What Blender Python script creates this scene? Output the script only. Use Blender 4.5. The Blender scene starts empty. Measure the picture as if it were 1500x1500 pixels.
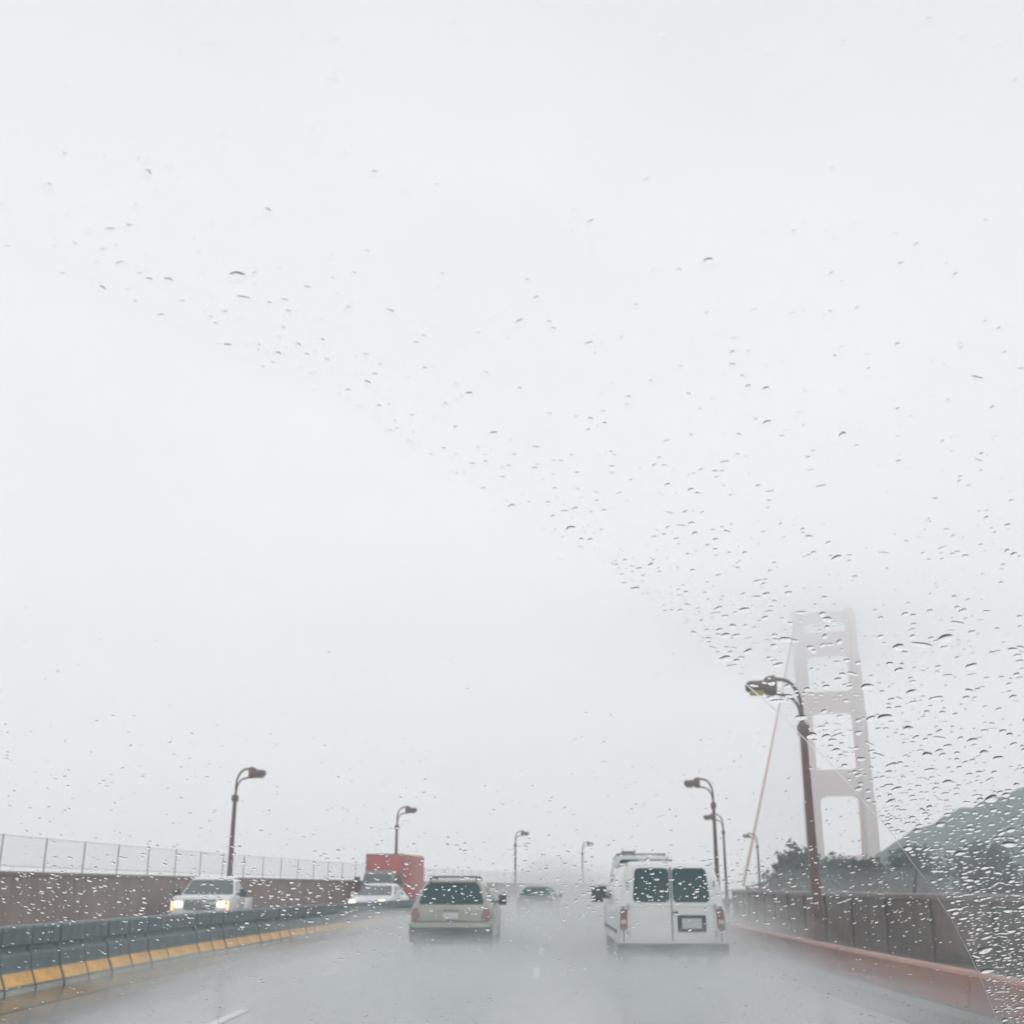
import bpy, bmesh, math, random
from mathutils import Vector, Matrix
R_ = math.radians
S = bpy.context.scene
COL = S.collection

# ---------------------------------------------------------------- camera, sky, sun, exposure
EYE = 1.4
cam_d = bpy.data.cameras.new('camera'); cam = bpy.data.objects.new('camera', cam_d); COL.objects.link(cam)
cam.location = (0, 0, EYE)
cam.rotation_euler = (R_(90 + 18.13), 0, R_(-0.713))
cam_d.sensor_width = 36; cam_d.lens = 36 * 1680 / 1500
cam_d.clip_start = 0.02; cam_d.clip_end = 6000
cam_d.dof.use_dof = True; cam_d.dof.focus_distance = 0.62; cam_d.dof.aperture_fstop = 29
S.camera = cam

SUN_EL, SUN_AZ = 55, 150
w = bpy.data.worlds.new('World'); S.world = w; w.use_nodes = True
nt = w.node_tree; nt.nodes.clear()
sky = nt.nodes.new('ShaderNodeTexSky'); sky.sky_type = 'NISHITA'; sky.sun_disc = False
sky.sun_elevation = R_(SUN_EL); sky.sun_rotation = R_(SUN_AZ); sky.dust_density = 5; sky.air_density = 1
bg1 = nt.nodes.new('ShaderNodeBackground'); bg1.inputs[1].default_value = 0.05
nt.links.new(sky.outputs[0], bg1.inputs[0])
# the closed rain cloud deck over it: white, its horizon raised well above the zenith to brighten the haze
tc = nt.nodes.new('ShaderNodeTexCoord'); sp = nt.nodes.new('ShaderNodeSeparateXYZ')
nt.links.new(tc.outputs['Generated'], sp.inputs[0])
rm = nt.nodes.new('ShaderNodeMapRange'); rm.inputs[1].default_value = 0.0; rm.inputs[2].default_value = 1.0
rm.inputs[3].default_value = 1.30; rm.inputs[4].default_value = 0.62
nt.links.new(sp.outputs[2], rm.inputs[0])
nz = nt.nodes.new('ShaderNodeTexNoise'); nz.inputs['Scale'].default_value = 2.2; nz.inputs['Detail'].default_value = 3
mp = nt.nodes.new('ShaderNodeMapping'); mp.inputs['Scale'].default_value = (1, 1, 2.2)
nt.links.new(tc.outputs['Generated'], mp.inputs[0]); nt.links.new(mp.outputs[0], nz.inputs['Vector'])
rn = nt.nodes.new('ShaderNodeMapRange'); rn.inputs[3].default_value = 0.88; rn.inputs[4].default_value = 1.12
nt.links.new(nz.outputs[0], rn.inputs[0])
mu = nt.nodes.new('ShaderNodeMath'); mu.operation = 'MULTIPLY'
nt.links.new(rm.outputs[0], mu.inputs[0]); nt.links.new(rn.outputs[0], mu.inputs[1])
bg2 = nt.nodes.new('ShaderNodeBackground'); bg2.inputs[0].default_value = (0.992, 0.985, 0.997, 1)
nt.links.new(mu.outputs[0], bg2.inputs[1])
mx = nt.nodes.new('ShaderNodeMixShader'); mx.inputs[0].default_value = 0.92
nt.links.new(bg1.outputs[0], mx.inputs[1]); nt.links.new(bg2.outputs[0], mx.inputs[2])
wo = nt.nodes.new('ShaderNodeOutputWorld'); nt.links.new(mx.outputs[0], wo.inputs[0])

sun_d = bpy.data.lights.new('sun', 'SUN'); sun = bpy.data.objects.new('sun', sun_d); COL.objects.link(sun)
sun_d.energy = 0.6; sun_d.angle = R_(40); sun_d.color = (1, 0.97, 0.93)
sun.rotation_euler = (R_(90 - SUN_EL), 0, R_(180 - SUN_AZ)); sun.location = (0, 0, 60)

S.render.engine = 'CYCLES'
S.view_settings.view_transform = 'Standard'; S.view_settings.look = 'None'
S.view_settings.exposure = 0.23; S.view_settings.gamma = 1.0
S.cycles.use_denoising = True
S.cycles.max_bounces = 16; S.cycles.transmission_bounces = 10; S.cycles.transparent_max_bounces = 24
S.cycles.volume_bounces = 8; S.cycles.diffuse_bounces = 2; S.cycles.glossy_bounces = 3
S.cycles.caustics_reflective = False; S.cycles.caustics_refractive = True
S.cycles.volume_step_rate = 2.0; S.cycles.volume_max_steps = 128

rng = random.Random(7)

# ---------------------------------------------------------------- materials
def mat(name, col, rough=0.5, metal=0.0, noise=0.0, scale=8.0, bump=0.0, spec=0.5, emit=None, es=0, coat=0.0, detail=5, stretch=None, col2=None):
    m = bpy.data.materials.new(name); m.use_nodes = True
    t = m.node_tree; b = t.nodes['Principled BSDF']
    b.inputs['Base Color'].default_value = (*col, 1); b.inputs['Roughness'].default_value = rough
    b.inputs['Metallic'].default_value = metal; b.inputs['Specular IOR Level'].default_value = spec
    b.inputs['Coat Weight'].default_value = coat; b.inputs['Coat Roughness'].default_value = 0.08
    if emit: b.inputs['Emission Color'].default_value = (*emit, 1); b.inputs['Emission Strength'].default_value = es
    if noise or bump or col2:
        c = t.nodes.new('ShaderNodeTexCoord'); n = t.nodes.new('ShaderNodeTexNoise')
        n.inputs['Scale'].default_value = scale; n.inputs['Detail'].default_value = detail; n.inputs['Roughness'].default_value = 0.62
        if stretch:
            mp = t.nodes.new('ShaderNodeMapping'); mp.inputs['Scale'].default_value = stretch
            t.links.new(c.outputs['Object'], mp.inputs[0]); t.links.new(mp.outputs[0], n.inputs['Vector'])
        else: t.links.new(c.outputs['Object'], n.inputs['Vector'])
        cr = t.nodes.new('ShaderNodeValToRGB'); cr.color_ramp.elements[0].position = 0.3; cr.color_ramp.elements[1].position = 0.7
        lo = [x * (1 - noise) for x in col]; hi = col2 if col2 else [min(1, x * (1 + noise)) for x in col]
        cr.color_ramp.elements[0].color = (*lo, 1); cr.color_ramp.elements[1].color = (*hi, 1)
        t.links.new(n.outputs[0], cr.inputs[0]); t.links.new(cr.outputs[0], b.inputs['Base Color'])
        if bump:
            bp = t.nodes.new('ShaderNodeBump'); bp.inputs['Strength'].default_value = bump; bp.inputs['Distance'].default_value = 0.02
            t.links.new(n.outputs[0], bp.inputs['Height']); t.links.new(bp.outputs[0], b.inputs['Normal'])
    return m

M = {}
M['concrete'] = mat('barrier concrete', (0.038, 0.076, 0.085), 0.45, noise=0.65, scale=3.5, bump=0.25, stretch=(1, 1, 0.5))
M['pale_concrete'] = mat('pale concrete', (0.42, 0.41, 0.37), 0.5, noise=0.2, scale=4, bump=0.2)
M['yellow'] = mat('yellow paint', (0.74, 0.36, 0.012), 0.4, noise=0.35, scale=6, bump=0.1)
M['joint'] = mat('joint rubber', (0.02, 0.025, 0.027), 0.6)
M['orange'] = mat('bridge orange paint', (0.36, 0.07, 0.045), 0.45, noise=0.25, scale=2.0, bump=0.1)
M['kerbred'] = mat('weathered red kerb', (0.26, 0.078, 0.036), 0.4, noise=0.35, scale=1.3, bump=0.2, stretch=(1, 0.5, 2))
M['wallbrown'] = mat('weathered brown wall', (0.25, 0.175, 0.15), 0.55, noise=0.3, scale=1.5, bump=0.2, stretch=(1, 1, 0.4))
M['wallpost'] = mat('rust brown steel', (0.16, 0.085, 0.065), 0.5, noise=0.3, scale=3)
M['panel'] = mat('dark railing panel', (0.082, 0.044, 0.032), 0.5, noise=0.65, scale=2.2, bump=0.2, stretch=(1, 1, 0.6))
M['railpost'] = mat('dark rust post', (0.085, 0.055, 0.045), 0.5, noise=0.4, scale=3)
M['railcap'] = mat('wet brown cap rail', (0.15, 0.105, 0.085), 0.4, noise=0.3, scale=2)
M['lamppost'] = mat('dark brown lamp post', (0.11, 0.05, 0.042), 0.45, noise=0.4, scale=4)
M['panelred'] = mat('red patched panel', (0.12, 0.062, 0.047), 0.5, noise=0.5, scale=2.2, bump=0.2)
M['caprail'] = mat('cap rail', (0.25, 0.18, 0.145), 0.35, noise=0.2, scale=3)
M['walk'] = mat('wet sidewalk', (0.13, 0.13, 0.125), 0.16, noise=0.25, scale=2, bump=0.1, spec=0.6)
M['greysteel'] = mat('grey steel', (0.20, 0.22, 0.22), 0.4, 0.4)
M['thinsteel'] = mat('pale galvanised steel', (0.30, 0.34, 0.34), 0.5)
M['lamp_amber'] = mat('amber lamp glass', (0.62, 0.46, 0.06), 0.2)
M['lamp_dull'] = mat('dull lamp glass', (0.22, 0.20, 0.13), 0.3)
M['white'] = mat('white car paint', (0.72, 0.74, 0.74), 0.3, noise=0.06, scale=1.5, coat=0.4)
M['offwhite'] = mat('pale van paint', (0.55, 0.6, 0.6), 0.35, noise=0.06, scale=1.5, coat=0.3)
M['beige'] = mat('champagne paint', (0.29, 0.305, 0.265), 0.33, metal=0.2, noise=0.07, scale=1.5, coat=0.4)
M['darkcar'] = mat('dark slate paint', (0.045, 0.06, 0.065), 0.3, coat=0.4)
M['redtruck'] = mat('red truck paint', (0.47, 0.045, 0.035), 0.35, noise=0.1, scale=1, coat=0.3)
M['glassdark'] = mat('tinted glass', (0.003, 0.05, 0.055), 0.25, spec=0.15)
M['glassgrey'] = mat('car windscreen', (0.05, 0.075, 0.075), 0.08, spec=0.8)
M['plastic'] = mat('black plastic', (0.022, 0.042, 0.044), 0.5, noise=0.2)
M['rubber'] = mat('tyre rubber', (0.018, 0.018, 0.018), 0.7, noise=0.2)
M['rim'] = mat('wheel rim', (0.35, 0.36, 0.36), 0.3, 0.8)
M['tail'] = mat('tail light lens', (0.24, 0.135, 0.12), 0.25)
M['plate'] = mat('number plate', (0.5, 0.53, 0.53), 0.4)
M['chrome'] = mat('chrome', (0.5, 0.52, 0.52), 0.2, 0.9)
M['headlight'] = mat('lit headlight', (0.9, 0.85, 0.7), 0.2, emit=(1.0, 0.76, 0.46), es=2.4)
M['foglight'] = mat('lit amber marker', (0.9, 0.6, 0.3), 0.2, emit=(1.0, 0.55, 0.22), es=1.2)
M['paint'] = mat('white lane paint', (0.75, 0.76, 0.75), 0.3, noise=0.3, scale=5)
M['bark'] = mat('bark', (0.05, 0.04, 0.03), 0.8, noise=0.3)
M['leaf'] = mat('dark conifer leaf', (0.014, 0.048, 0.042), 0.6, noise=0.5, scale=0.6)
M['leaf2'] = mat('olive leaf', (0.028, 0.072, 0.052), 0.6, noise=0.4, scale=0.6)
M['hill'] = mat('hill scrub', (0.022, 0.075, 0.055), 0.8, noise=0.5, scale=0.3, bump=0.3)
M['ground'] = mat('rough ground', (0.17, 0.17, 0.15), 0.5, noise=0.4, scale=0.2)

def road_mat():
    m = bpy.data.materials.new('wet asphalt'); m.use_nodes = True
    t = m.node_tree; b = t.nodes['Principled BSDF']
    c = t.nodes.new('ShaderNodeTexCoord')
    n1 = t.nodes.new('ShaderNodeTexNoise'); n1.inputs['Scale'].default_value = 0.35; n1.inputs['Detail'].default_value = 4
    mp = t.nodes.new('ShaderNodeMapping'); mp.inputs['Scale'].default_value = (2.6, 0.16, 1)
    t.links.new(c.outputs['Object'], mp.inputs[0]); t.links.new(mp.outputs[0], n1.inputs['Vector'])
    cr = t.nodes.new('ShaderNodeValToRGB'); cr.color_ramp.elements[0].position = 0.3; cr.color_ramp.elements[1].position = 0.7
    cr.color_ramp.elements[0].color = (0.035, 0.042, 0.046, 1); cr.color_ramp.elements[1].color = (0.115, 0.128, 0.132, 1)
    t.links.new(n1.outputs[0], cr.inputs[0]); t.links.new(cr.outputs[0], b.inputs['Base Color'])
    rr = t.nodes.new('ShaderNodeMapRange'); rr.inputs[1].default_value = 0.3; rr.inputs[2].default_value = 0.7
    rr.inputs[3].default_value = 0.09; rr.inputs[4].default_value = 0.24
    t.links.new(n1.outputs[0], rr.inputs[0]); t.links.new(rr.outputs[0], b.inputs['Roughness']); t.links.new(rr.outputs[0], b.inputs['Coat Roughness'])
    n2 = t.nodes.new('ShaderNodeTexNoise'); n2.inputs['Scale'].default_value = 9; n2.inputs['Detail'].default_value = 6
    t.links.new(c.outputs['Object'], n2.inputs['Vector'])
    bp = t.nodes.new('ShaderNodeBump'); bp.inputs['Strength'].default_value = 0.06; bp.inputs['Distance'].default_value = 0.02
    t.links.new(n2.outputs[0], bp.inputs['Height']); t.links.new(bp.outputs[0], b.inputs['Normal'])
    b.inputs['IOR'].default_value = 1.5; b.inputs['Coat Weight'].default_value = 1.0; b.inputs['Coat Roughness'].default_value = 0.2; b.inputs['Coat IOR'].default_value = 1.6
    return m
M['road'] = road_mat()

def fence_mat():
    m = bpy.data.materials.new('wind screen mesh'); m.use_nodes = True; t = m.node_tree
    b = t.nodes['Principled BSDF']; b.inputs['Base Color'].default_value = (0.30, 0.42, 0.40, 1); b.inputs['Roughness'].default_value = 0.5
    tr = t.nodes.new('ShaderNodeBsdfTransparent'); mx = t.nodes.new('ShaderNodeMixShader'); mx.inputs[0].default_value = 0.08
    t.links.new(tr.outputs[0], mx.inputs[1]); t.links.new(b.outputs[0], mx.inputs[2])
    t.links.new(mx.outputs[0], t.nodes['Material Output'].inputs[0]); return m
M['screen'] = fence_mat()

def pane_mat():
    # clear laminated glass with a thin greasy wet film that scatters a little daylight
    m = bpy.data.materials.new('windshield glass'); m.use_nodes = True; t = m.node_tree
    t.nodes.remove(t.nodes['Principled BSDF'])
    tr = t.nodes.new('ShaderNodeBsdfTransparent'); tr.inputs[0].default_value = (0.995, 0.998, 1.0, 1)
    tl = t.nodes.new('ShaderNodeBsdfTranslucent'); tl.inputs[0].default_value = (0.80, 0.90, 0.90, 1)
    mx = t.nodes.new('ShaderNodeMixShader')
    c = t.nodes.new('ShaderNodeTexCoord'); n = t.nodes.new('ShaderNodeTexNoise'); n.inputs['Scale'].default_value = 22; n.inputs['Detail'].default_value = 4
    t.links.new(c.outputs['Object'], n.inputs['Vector'])
    r = t.nodes.new('ShaderNodeMapRange'); r.inputs[1].default_value = 0.3; r.inputs[2].default_value = 0.7; r.inputs[3].default_value = 0.06; r.inputs[4].default_value = 0.10
    t.links.new(n.outputs[0], r.inputs[0])
    sb = t.nodes.new('ShaderNodeVectorMath'); sb.operation = 'DISTANCE'
    # distance from the wiper pivot, measured in the glass plane
    pv = Vector((0, 0.403, 1.465)) + Vector((1, 0, 0)) * -0.4607 + Vector((0, -math.cos(R_(35)), math.sin(R_(35)))) * -0.5178
    sb.inputs[1].default_value = pv; t.links.new(c.outputs['Object'], sb.inputs[0])
    ar = t.nodes.new('ShaderNodeMapRange'); ar.inputs[1].default_value = 0.750; ar.inputs[2].default_value = 0.762; ar.inputs[3].default_value = 0.0; ar.inputs[4].default_value = 0.06
    t.links.new(sb.outputs['Value'], ar.inputs[0])
    ad = t.nodes.new('ShaderNodeMath'); ad.operation = 'ADD'; t.links.new(r.outputs[0], ad.inputs[0]); t.links.new(ar.outputs[0], ad.inputs[1])
    t.links.new(ad.outputs[0], mx.inputs[0])
    t.links.new(tr.outputs[0], mx.inputs[1]); t.links.new(tl.outputs[0], mx.inputs[2])
    t.links.new(mx.outputs[0], t.nodes['Material Output'].inputs[0]); return m
M['pane'] = pane_mat()
m = bpy.data.materials.new('clear inner glass'); m.use_nodes = True; m.node_tree.nodes.remove(m.node_tree.nodes['Principled BSDF'])
tr = m.node_tree.nodes.new('ShaderNodeBsdfTransparent'); tr.inputs[0].default_value = (0.99, 0.995, 0.995, 1)
m.node_tree.links.new(tr.outputs[0], m.node_tree.nodes['Material Output'].inputs[0]); M['pane_in'] = m
def water_mat():
    m = bpy.data.materials.new('rain water'); m.use_nodes = True; t = m.node_tree
    t.nodes.remove(t.nodes['Principled BSDF'])
    g = t.nodes.new('ShaderNodeBsdfRefraction'); g.inputs['IOR'].default_value = 1.33; g.inputs['Roughness'].default_value = 0.0
    g.inputs[0].default_value = (1, 1, 1, 1)
    t.links.new(g.outputs[0], t.nodes['Material Output'].inputs[0]); return m
M['water'] = water_mat()

# ---------------------------------------------------------------- helpers
def obj(name, verts, faces, m, parent=None, smooth=None, loc=None):
    me = bpy.data.meshes.new(name); me.from_pydata([tuple(v) for v in verts], [], faces); me.validate()
    bm = bmesh.new(); bm.from_mesh(me); bmesh.ops.recalc_face_normals(bm, faces=bm.faces); bm.to_mesh(me); bm.free()
    me.materials.append(M[m] if isinstance(m, str) else m)
    if smooth is not None:
        for p in me.polygons: p.use_smooth = True
        me.set_sharp_from_angle(angle=R_(smooth))
    o = bpy.data.objects.new(name, me); COL.objects.link(o)
    if parent: o.parent = parent
    if loc: o.location = loc
    return o
def link(name, me, parent=None, loc=(0, 0, 0), rz=0):
    o = bpy.data.objects.new(name, me); COL.objects.link(o); o.location = loc; o.rotation_euler.z = rz
    if parent: o.parent = parent
    return o
def tag(o, label=None, cat=None, group=None, kind=None):
    if label: o['label'] = label
    if cat: o['category'] = cat
    if group: o['group'] = group
    if kind: o['kind'] = kind
    return o
def empty(name, loc=(0, 0, 0), rz=0):
    o = bpy.data.objects.new(name, None); COL.objects.link(o); o.location = loc; o.rotation_euler.z = rz
    o.empty_display_size = 0.2; return o
class MB:
    def __init__(s): s.v = []; s.f = []
    def add(s, V, F):
        k = len(s.v); s.v += [Vector(p) for p in V]; s.f += [[i + k for i in f] for f in F]; return s
    def box(s, x0, x1, y0, y1, z0, z1):
        return s.add([(x, y, z) for z in (z0, z1) for y in (y0, y1) for x in (x0, x1)],
                     [[0, 2, 3, 1], [4, 5, 7, 6], [0, 1, 5, 4], [2, 6, 7, 3], [0, 4, 6, 2], [1, 3, 7, 5]])
    def rings(s, rings, cap=True):
        n = len(rings[0]); V = [p for r in rings for p in r]; F = []
        for i in range(len(rings) - 1):
            for j in range(n):
                F.append([i * n + j, i * n + (j + 1) % n, (i + 1) * n + (j + 1) % n, (i + 1) * n + j])
        if cap: F.append(list(range(n))[::-1]); F.append([(len(rings) - 1) * n + j for j in range(n)])
        return s.add(V, F)
    def tube(s, pts, rad, n=8):
        pts = [Vector(p) for p in pts]; rr = []
        up = Vector((0, 0, 1))
        for i, p in enumerate(pts):
            d = (pts[min(i + 1, len(pts) - 1)] - pts[max(i - 1, 0)]).normalized()
            a = d.cross(up)
            if a.length < 0.15: a = d.cross(Vector((0, 1, 0)))
            a.normalize(); b = d.cross(a).normalized()
            r = rad[i] if isinstance(rad, (list, tuple)) else rad
            rr.append([p + a * (r * math.cos(2 * math.pi * k / n)) + b * (r * math.sin(2 * math.pi * k / n)) for k in range(n)])
        return s.rings(rr)
    def disc(s, c, r, w, axis='x', n=20, r2=None):
        rr = []
        for dx, rad in ((-w / 2, r * .93), (-w / 2 * .8, r), (w / 2 * .8, r), (w / 2, r * .93)):
            rr.append([(c[0] + dx, c[1] + rad * math.cos(2 * math.pi * k / n), c[2] + rad * math.sin(2 * math.pi * k / n)) for k in range(n)])
        return s.rings(rr)
    def build(s, name, m, parent=None, smooth=None, loc=None): return obj(name, s.v, s.f, m, parent, smooth, loc)

# road centre line: straight, a long right-hand bend, then straight for the tower
CR, S0, TH = 340.0, 8.0, R_(17.8)
S1 = S0 + CR * TH
def path(s, lat=0.0, z=0.0):
    if s <= S0: p = Vector((0, s, 0)); th = 0.0
    elif s <= S1:
        th = (s - S0) / CR; p = Vector((CR * (1 - math.cos(th)), S0 + CR * math.sin(th), 0))
    else:
        th = TH; p = Vector((CR * (1 - math.cos(th)), S0 + CR * math.sin(th), 0)) + Vector((math.sin(th), math.cos(th), 0)) * (s - S1)
    return p + Vector((math.cos(th), -math.sin(th), 0)) * lat + Vector((0, 0, z))
def head(s): return 0.0 if s <= S0 else min(TH, (s - S0) / CR)
def frange(a, b, d):
    n = max(1, int(round((b - a) / d))); return [a + (b - a) * i / n for i in range(n + 1)]
def ribbon(name, s_list, prof, m, parent=None, closed=True, smooth=None):
    rr = [[path(s, x, z) for x, z in prof] for s in s_list]
    b = MB()
    if closed: b.rings(rr)
    else:
        n = len(prof); V = [p for r in rr for p in r]
        F = [[i * n + j, i * n + j + 1, (i + 1) * n + j + 1, (i + 1) * n + j] for i in range(len(rr) - 1) for j in range(n - 1)]
        b.add(V, F)
    return b.build(name, m, parent, smooth)

# ---------------------------------------------------------------- ground, road, kerbs
SL = frange(-12, 8, 10) + frange(10, 130, 3) + frange(150, 640, 35)
gv = []; gf = []
NR = 40; radii = [0, 60, 200, 400, 600, 720]
gv = [(0, 0, -0.6)]
for r in radii[1:]:
    for k in range(NR): gv.append((r * math.cos(2 * math.pi * k / NR), r * math.sin(2 * math.pi * k / NR), -0.6))
for k in range(NR): gf.append([0, 1 + k, 1 + (k + 1) % NR])
for i in range(len(radii) - 2):
    a, b = 1 + i * NR, 1 + (i + 1) * NR
    for k in range(NR): gf.append([a + k, b + k, b + (k + 1) % NR, a + (k + 1) % NR])
tag(obj('ground', gv, gf, 'ground'), kind='structure')
tag(ribbon('road', SL, [(-13.2, -0.5), (5.25, -0.5), (5.25, 0.0), (-13.2, 0.0)], 'road'), kind='structure')
lm = empty('lane_markings'); tag(lm, kind='structure')
for lat in (-3.08, 0.42):
    for k in range(14):
        s = (13.0 if lat < 0 else 12.2) + 7.3 * k
        if lat > 0: s = 19.8 + 7.3 * k
        ribbon('lane_dash', frange(s, s + (1.9 if lat < 0 else 2.6), 0.7), [(lat - .06, 0.004), (lat + .06, 0.004), (lat + .06, 0.009), (lat - .06, 0.009)], 'paint', lm)
tag(ribbon('shoulder_reflection_strip', SL, [(-5.8, 0.004), (-6.66, 0.004), (-6.66, 0.008), (-5.8, 0.008)], mat('wet shoulder with barrier reflection', (0.12, 0.10, 0.055), 0.2, noise=0.3, scale=1.5)), kind='structure')  # wet shoulder; its olive tint paints in the yellow barrier's reflection
tag(ribbon('gutter', SL, [(4.45, 0.002), (5.25, 0.002), (5.25, 0.10), (5.15, 0.10), (5.05, 0.03), (4.45, 0.006)], mat('dark wet gutter', (0.035, 0.042, 0.045), 0.3, noise=0.3, scale=2)), kind='structure')
tag(ribbon('sidewalk', SL, [(5.56, -0.5), (8.0, -0.5), (8.0, 0.12), (5.56, 0.12)], 'walk'), kind='structure')

# red kerb wall along the right edge, in long cast lengths
kw = empty('kerb_wall', path(10, 5.4)); tag(kw, 'low weathered red kerb wall along the right edge of the road', 'kerb wall')
def child_ribbon(name, sl, prof, m, root, parent=None):
    o = ribbon(name, sl, prof, m)
    o.parent = parent or root
    r = root
    o.matrix_parent_inverse = (Matrix.Translation(r.location)).inverted() if not parent else Matrix.Identity(4)
    return o
s = 2.0
while s < 150:
    o = ribbon('kerb_length', frange(s + .015, s + 5.985, 2), [(5.25, 0.06), (5.56, 0.06), (5.56, 0.45), (5.53, 0.48), (5.33, 0.48), (5.30, 0.45), (5.27, .2)], 'kerbred')
    o.parent = kw; o.matrix_parent_inverse = Matrix.Translation(-kw.location); s += 6.0

# ---------------------------------------------------------------- right outer railing
rr_ = empty('outer_railing', path(10, 7.9)); tag(rr_, 'dark chest-high outer railing with pale cap rail right of the sidewalk', 'railing')
RI = Matrix.Translation(-rr_.location)
def sub(o, root):
    o.parent = root; o.matrix_parent_inverse = Matrix.Translation(-root.location); return o
s = 4.0; k = 0
while s < 190:
    L = 3.2
    sub(ribbon('railing_panel', frange(s + .1, s + L - .1, 1.5), [(7.86, 0.13), (7.94, 0.13), (7.94, 1.185), (7.86, 1.185)], 'panelred' if k % 7 == 5 else 'panel'), rr_)
    sub(ribbon('railing_post', [s - .095, s + .095], [(7.81, 0.12), (7.99, 0.12), (7.99, 1.187), (7.81, 1.187)], 'railpost'), rr_)
    sub(ribbon('bottom_rail', frange(s + .1, s + L - .1, 1.5), [(7.835, 0.125), (7.857, 0.125), (7.857, 0.30), (7.835, 0.30)], 'panel'), rr_)
    s += L; k += 1
sub(ribbon('cap_rail', frange(3.9, 130, 3) + frange(140, 190, 10), [(7.78, 1.19), (8.02, 1.19), (8.02, 1.27), (7.99, 1.30), (7.81, 1.30), (7.78, 1.27)], 'railcap'), rr_)

# ---------------------------------------------------------------- left wall with wind screen
lw = empty('parapet_wall', path(30, -13.8)); tag(lw, 'long weathered brown parapet wall beyond the oncoming lanes', 'wall')
s = 14.0
while s < 185:
    sub(ribbon('wall_panel', frange(s + .02, s + 4.98, 2.5), [(-13.25, -.4), (-13.25, 1.72), (-13.5, 1.72), (-13.5, -.4)], 'wallbrown'), lw)
    sub(ribbon('coping', frange(s + .01, s + 4.99, 2.5), [(-13.2, 1.723), (-13.2, 1.80), (-13.55, 1.80), (-13.55, 1.723)], 'caprail'), lw)
    s += 5.0
wf = empty('wind_screen_fence', path(30, -13.9)); tag(wf, 'pale see-through wind screen on thin posts behind the brown parapet', 'fence')
s = 18.0; k = 0
while s < 140:
    sub(ribbon('post', [s - .017, s + .017], [(-13.74, -.4), (-13.71, -.4), (-13.71, 2.74), (-13.74, 2.74)], 'thinsteel'), wf)
    sub(ribbon('screen_panel', [s + .03, s + 2.47], [(-13.735, 1.95), (-13.715, 1.95), (-13.715, 2.68), (-13.735, 2.68)], 'screen'), wf)
    s += 2.5
for z in (1.93, 2.70):
    sub(ribbon('rail', frange(18, 138, 2.5), [(-13.70, z), (-13.685, z), (-13.685, z + .016), (-13.70, z + .016)], 'thinsteel'), wf)

# ---------------------------------------------------------------- movable median barrier, one-metre blocks
mb = empty('median_barrier', path(15, -6.9)); tag(mb, 'grey movable median barrier of linked concrete blocks with yellow foot band', 'barrier')
prof = [(-.30, 0), (.30, 0), (.30, .075), (.205, .30), (.185, .49), (.115, .56), (.115, .60), (.175, .63), (.175, .85), (.16, .88), (-.16, .88), (-.175, .85), (-.175, .63), (-.115, .60), (-.115, .56), (-.185, .49), (-.205, .30), (-.30, .075)]
Lb = .962
b = MB(); b.rings([[(x, y, z) for x, z in [(px * (.93 if e else 1), pz * (.985 if e else 1)) for px, pz in prof]] for y, e in ((-Lb / 2, 1), (-Lb / 2 + .008, 0), (Lb / 2 - .008, 0), (Lb / 2, 1))])
seg = b.build('barrier_block', 'concrete'); seg_me = seg.data; bpy.data.objects.remove(seg)
# yellow band and pale toe sit proud of the sloping foot, both faces
def band(z0, z1, d):
    bb = MB()
    for sg in (1, -1):
        def X(z): return .30 + (z - .075) * (.205 - .30) / (.30 - .075)
        p = [(sg * (X(z0) + d), z0), (sg * (X(z1) + d), z1), (sg * (X(z1) - .02), z1), (sg * (X(z0) - .02), z0)]
        bb.rings([[(x, y, z) for x, z in p] for y in (-Lb / 2 + .008, Lb / 2 - .008)])
    return bb
y_o = band(.11, .275, .004).build('yellow_band', 'yellow'); yme = y_o.data; bpy.data.objects.remove(y_o)
t_o = MB(); t_o.box(.302, .308, -Lb / 2 + .008, Lb / 2 - .008,   .004, .073); t_o = t_o.build('pale_toe', 'pale_concrete'); tme = t_o.data; bpy.data.objects.remove(t_o)
h_o = MB()
h_o.box(-.125, .125, -.03, .03, .02, .845)
h_o.box(-.19, .19, -.025, .025, .02, .30); h_o = h_o.build('hinge_pin', 'joint'); hme = h_o.data; bpy.data.objects.remove(h_o)
s = 13.0; k = 0
while s < 120:
    jit = rng.uniform(-.012, .012)
    p = path(s, -6.98 + jit); th = -head(s) + rng.uniform(-.008, .008)
    o = link('barrier_block', seg_me, None, p, th); sub(o, mb)
    for nm, me in (('yellow_band', yme), ('pale_toe', tme)):
        c = link(nm, me, o)
    q = path(s + .5, -6.98)
    c = link('hinge_pin', hme, None, q, th); sub(c, mb)
    s += 1.0; k += 1

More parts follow.
